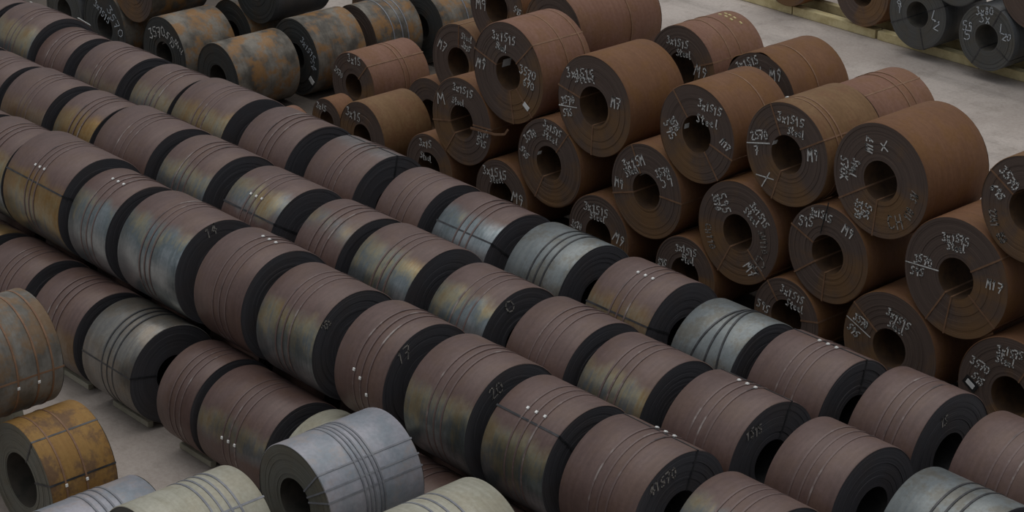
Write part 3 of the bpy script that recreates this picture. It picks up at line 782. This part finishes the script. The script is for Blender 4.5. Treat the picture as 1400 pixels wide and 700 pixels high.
def rowcoil(row, idx, x0, x1, y, z, R, visible_no, total):
    wrap, tint, seal, eye, look = LOOK[(row, idx)]
    rng = random.Random(row*50 + idx)
    L = x1 - x0; off = rng.uniform(-0.08, 0.04)
    sp = rng.uniform(0.17, 0.2)
    hoops = [off - sp, off, off + sp]
    label = '%s steel coil, %s from the left in the %s' % (look.rstrip(',').replace(' coil', ''), ORD[visible_no], ROWNAME[row])
    if visible_no == total - 1:
        label = '%s steel coil at the lower right end of the %s' % (look.rstrip(',').replace(' coil', ''), ROWNAME[row])
    coil('R%d_%d' % (row, idx), ((x0 + x1)/2, y, z - R), 'A', R, L, wrap, 'dark', label, GROUPS[row],
         lap=rng.uniform(1.2, 4.0), hoops=hoops, seal=seal, eye=eye, eye_mat='dark',
         hoop_mat={'silver': 'dark', 'steel': 'dark', 'pale': 'grey'}.get(wrap, 'scale'), tint=tint,
         skew=((.22, .05, -.16) if (row, idx) == (3, 12) else None),
         extra=((white_tape,) if (row, idx) in ((3, 0), (3, 1)) else ()),
         bore_label=((-60, 0.35, 0.1) if (row, idx) in ((1, 10), (2, 11), (3, 13), (2, 12)) else None))

for row in (3, 2, 1, 0):
    data = ROWS[row]; y = data[0][1]; seq = []
    first = data[0]
    prev = first[0] - 2.05
    items = []
    if row == 2: items.append((-1, prev, first[2], first[3], 0.5))
    for i, c in enumerate(data): items.append((i, c[0], c[2], c[3], c[4]))
    last = data[-1]; m = len(data)
    if row == 3: items.append((m, last[0] + last[4] + 1.62, 2.75, 1.04, .5))
    if row == 2: items.append((m, last[0] + last[4] + 1.6, 2.75, 1.04, .5))
    if row == 0: items += [(m, 4.02, 1.03, .98, .42), (m + 1, 6.05, 1.03, .98, .45)]
    start = items[0][1] - 2.05 + 0.45
    for no, (i, xf, z, R, gap) in enumerate(items):
        rowcoil(row, i, start, xf, y, z, R, no, len(items))
        start = xf + gap
    # neighbours just outside the picture
    x = items[0][1] - 2.05
    coil('-', (x - 0.8, y, items[0][2] - 1.0), 'A', 1.0, 1.6, 'scale', 'dark', BEYOND, 'coils beyond the picture edge', hidden=True)
    x = items[-1][1] + items[-1][4]
    coil('-', (x + 0.8, y, items[-1][2] - 1.0), 'A', 1.0, 1.6, 'scale', 'dark', BEYOND, 'coils beyond the picture edge', hidden=True)
# the bottom layer that carries the three upper rows
for yb in (2.338, 4.598, 6.857):
    x = -19.0 if yb > 6 else (-16.5 if yb > 4 else -14.5)
    while x < 14.5:
        coil('-', (x, yb, 0.02), 'A', 1.0, 1.62, 'scale', 'dark', HIDDEN_LABEL, 'coils hidden under the long rows', hidden=True)
        x += 2.07

# ------------------------------------------------------------------ cross-stacked coils (axis along y)
G_FRONT = 'chalk-marked rust coils in the stack by the road'
G_REAR = 'rust coils in the rear line of the stack'
G_GREY = 'grey and rust coils behind the long rows'
G_FORE = 'coils in the bottom left foreground'
G_FAR = 'coils across the road'
INFO = {}
def info(k, wrap, face, label, group, **kw): INFO[k] = (wrap, face, label, group, kw)
for i in range(6):
    k = 'S%d' % (i + 1)
    info(k, ['rosy', 'rust', 'rust', 'ochre2', 'rust', 'ochre2'][i], 'brown', '', G_FRONT)
info('S1', 'rosy', 'brown', 'large rust-brown coil with white tag low on its chalked face, top of stack', G_FRONT, tags=((0.63, -0.62, 35, .2, .11, False),), bore_label=(-75, .3, .2), hoops=(0.05, 0.6))
info('S2', 'rust', 'brown', 'smooth rust-brown coil with wide eye, second from left in stack top layer', G_FRONT, rb=0.44)
info('S3', 'rust', 'brown', 'rust-brown chalked coil, third from left in the stack top layer', G_FRONT, bore_label=(-82, .12, .11), hoops=(0.2,))
info('S4', 'ochrebrown', 'brown', 'ochre-brown coil with two hoop straps and chalked cross, stack top layer', G_FRONT, bore_label=(-68, .06, .1), hoops=(-0.5, -0.36), seal=(-20, 160))
info('S5', 'rust', 'brown', 'biggest rust-orange coil, chalk writing turned sideways, right of stack top layer', G_FRONT)
info('S6', 'ochrebrown', 'brown', 'rust coil cut by the right edge of the picture, stack top layer', G_FRONT)
for i, t in enumerate(('dark brown chalked coil with a strap sticking out, leftmost in stack middle layer',
                       'brown chalked coil with rusty lower lip, second from left in stack middle layer',
                       'brown chalked coil, third from left in the stack middle layer',
                       'brown coil with chalk writing running down its right side, stack middle layer',
                       'brown coil with thin black wire hanging into its eye, stack middle layer',
                       'large brown coil marked 3x1575 and M17, rightmost in stack middle layer')):
    info('M%d' % (i + 1), 'rust', 'brown', t, G_FRONT)
INFO['M1'][4].update(extra=(loose_strap,)); INFO['M5'][4].update(extra=(hanging_wire,))
INFO['M2'][4].update(bore_label=(-70, .06, .09)); INFO['M3'][4].update(bore_label=(-40, .2, .16)); INFO['M5'][4].update(bore_label=(-12, .3, .15))
for i, o in enumerate(('leftmost', 'second from left', 'third from left', 'fourth from left', 'fifth from left', 'sixth from left', 'rightmost, white tag on it')):
    info('B%d' % (i + 1), 'rust', 'brown', 'dark brown chalked coil in the stack bottom layer, ' + o, G_FRONT)
INFO['B7'][4].update(tags=((-0.86, -0.05, 30, .2, .1, True),))
info('D0', 'rust', 'brown', 'rust coil at the top edge, raised behind the leftmost top coil', G_REAR)
info('D1', 'ochrebrown', 'brown', 'rust coil half hidden at the left end of the stack, rear line', G_REAR)
info('D2', 'rosy', 'brown', 'rosy rust coil at the top of the picture, rear line of the stack', G_REAR, hoops=(0.3,))
info('D3', 'rosy', 'brown', 'rosy rust coil with pale yellow dabs, rear line beside the road', G_REAR, extra=(paint_dabs,), hoops=(-0.25, 0.1))
info('D4', 'rust', 'brown', 'orange rust coil with buckled front rim, rear line beside the road', G_REAR, hoops=(-0.1,), buckle=0.05)
info('D5', 'rosy', 'brown', 'rosy rust coil peeking over the biggest coil, rear line beside the road', G_REAR, hoops=(0.1, 0.32), eye=(25,))
info('C1', 'rosy', 'brown', 'small rust coil with chalked face between grey coils and the stack', G_REAR, hoops=(0.1, 0.25), eye=(41,), rb=0.34)
info('C2', 'ochrebrown', 'brown', 'small ochre-patched rust coil low beside the left end of the stack', G_REAR, rb=0.34)
info('C3', 'rust', 'brown', 'very small dark coil in the gap behind the back long row', G_REAR, rb=0.28)
info('C4', 'rosy', 'brown', 'reddish coil whose top just shows over the back long row', G_REAR, rb=0.3)
info('G1', 'patchy', 'black', 'grey coil with brown rust patches and plain charcoal face, behind back row', G_GREY, bore_label=(-45, .3, .08))
info('G2', 'patchy', 'black', 'olive-grey rusty coil with white paint arcs on its face, behind back row', G_GREY, chalk_mat=None, bore_label=(-50, .2, .08))
info('G3', 'patchy', 'black', 'grey coil with orange rust patch and white tag on dark face', G_GREY, tags=((0.72, -0.5, 40, .22, .14, False),))
info('G4', 'patchy', 'brown', 'pale grey coil with rust streaks at the top edge, behind the rust-patched one', G_GREY, hoops=(-.2, 0.1, .3), hoop_mat='grey')
info('G5', 'patchy', 'black', 'streaked grey-ochre coil at the top edge, left of the stack', G_GREY, hoops=(0.0, 0.3), hoop_mat='grey')
info('G7', 'patchy', 'black', 'dark grey coil with white painted ring on its face, upper left', G_GREY, bore_label=(-50, .2, .12))
info('G8', 'patchy', 'brown', 'grey-brown coil lying on top of two dark coils, upper left edge', G_GREY)
info('G9', 'grey', 'black', 'dark violet-grey coil lying on top of others at the top edge', G_GREY)
info('G10', 'grey', 'grey', 'grey coil at the top left corner behind the back long row', G_GREY)
info('G11', 'grey', 'grey', 'raised grey coil in the top left corner, upper layer', G_GREY)
info('G13', 'patchy', 'brown', 'rusty coil glimpsed at the top edge behind the violet-grey one', G_GREY)
info('F1', 'dull', 'black', 'rusty grey coil cut by the left edge, two strap seals showing', G_FORE, hoops=(0.05, 0.45, .74), seal=(100, 100, 172), eye=(92,), hoop_mat='rust')
info('F2', 'ochre', 'olive', 'ochre-yellow rusted coil in the lower left corner, large dark eye', G_FORE, hoops=(-0.35, 0.05), seal=(78, 79), eye=(28, 74), rb=0.5, eye_mat='dark', hoop_mat='rust')
info('F3', 'lilac', 'olive', 'pale lilac-grey coil low at the bottom edge beside the ground strip', G_FORE, hoops=(-.2, -.05, .1, .25), hoop_mat='grey')
info('F4', 'pale', 'black', 'cream coil with four hoop straps at the bottom edge', G_FORE, hoops=(.05, .2, .35, .5), hoop_mat='grey', eye=(38,), eye_mat='grey')
info('F5', 'lilac', 'olive', 'large pale lilac-silver coil crossed by dark straps, grey face, bottom centre-left', G_FORE, hoops=(-.22, -.13, -.05, .06, .13), hoop_mat='grey', eye_mat='grey', hoop_w=.03, eye_w=.028)
info('F6', 'pale', 'olive', 'cream coil whose rounded top shows at the bottom edge', G_FORE, hoops=(-.2, 0., .2), hoop_mat='grey')
info('E1', 'grey', 'grey', 'blue-grey coil on yellow timber across the road, left of two', G_FAR, eye_mat='dark')
info('E2', 'grey', 'grey', 'blue-grey coil on yellow timber across the road, right of two', G_FAR, eye_mat='dark')
info('E3', 'rust', 'brown', 'red-brown coil on yellow timber across the road, beside grey coils', G_FAR)
info('E4', 'grey', 'grey', 'blue-grey coil resting on top of the two grey coils across the road', G_FAR)
info('E5', 'patchy', 'brown', 'brownish upper coil in the top right corner', G_FAR)
info('E0', 'rust', 'brown', 'red-brown coil at the top edge across the road, leftmost there', G_FAR)
WRAP['ochrebrown'] = wrap_material('ochre_brown_rust', (0.183, 0.100, 0.044), (0.221, 0.128, 0.061), (0.187, 0.089, 0.043), 0.6, 0.7, 0.0, 0.3, False)

for k, (x, yf, z, R, L) in CROSS.items():
    loc = (x, yf + L/2, z - R if z - R > 0.15 else 0.0)
    if k in INFO:
        wrap, face, label, group, kw = INFO[k]
        rng = random.Random(k)
        kw = dict(kw); kw.setdefault('lap', rng.uniform(1.9, 4.2))
        kw.setdefault('eye', EYE.get(k, ()))
        if face == 'brown': kw.setdefault('hoop_mat', 'rust')
        if k[0] == 'G': kw.setdefault('chalk_mat', PAINTB)
        if k[0] == 'E': kw.setdefault('chalk_mat', PAINTB)
        kw.setdefault('rb', 0.40 if k[0] in 'SMBD' else 0.385)
        coil(k, loc, 'B', R, L, wrap, face, label, group, **kw)
    else:
        if k[0] in 'DMB': lab, gr, wr, fa = 'rust-brown steel coil hidden inside the stack by the road', 'rust coils hidden in the stack', 'rust', 'brown'
        elif k[0] == 'F': lab, gr, wr, fa = 'pale steel coil hidden beneath the bottom left foreground coils', 'coils hidden in the foreground', 'pale', 'grey'
        elif k[0] == 'E': lab, gr, wr, fa = 'grey coil across the road beyond the right edge', G_FAR, 'grey', 'grey'
        else: lab, gr, wr, fa = 'grey steel coil hidden behind the grey rusty coils', 'grey coils hidden behind others', 'patchy', 'black'
        coil('-', loc, 'B', R, L, wr, fa, lab, gr, hidden=True)

# ------------------------------------------------------------------ timber bearers
def timber(name, x0, x1, y0, y1, z0, z1, mat, label, group):
    cx, cy = (x0 + x1)/2, (y0 + y1)/2
    V, Fc = box(x0 - cx, x1 - cx, y0 - cy, y1 - cy, 0, z1 - z0, 0.012)
    o = link(name, V, Fc, mat); o.location = (cx, cy, z0)
    o['label'] = label; o['category'] = 'timber'; o['group'] = group
    return o
for i, (a, b) in enumerate(((-5.7, -4.4), (-3.5, -2.27), (-1.2, -0.18))):
    timber('timber_bearer', a, b, -0.56, -0.44, 0.0, 0.12, TIMBER2,
           'thin pale timber under the low front row, %s of three' % ('left', 'middle', 'right')[i], 'timbers under the low row')
for i, (a, b) in enumerate(((-16.6, -12.0), (-11.95, -8.75), (-8.65, -5.0), (-4.95, -0.5))):
    timber('timber_bearer', a, b, 28.95, 29.25, 0.0, 0.27, TIMBER,
           'yellow timber bearer under the coils across the road, %s' % ('leftmost', 'second from left', 'third from left', 'rightmost')[i], 'front timbers across the road')
timber('timber_bearer', -14.0, -0.5, 29.95, 30.2, 0.0, 0.27, TIMBER, 'yellow timber bearer behind the front timbers across the road', 'rear timber across the road')
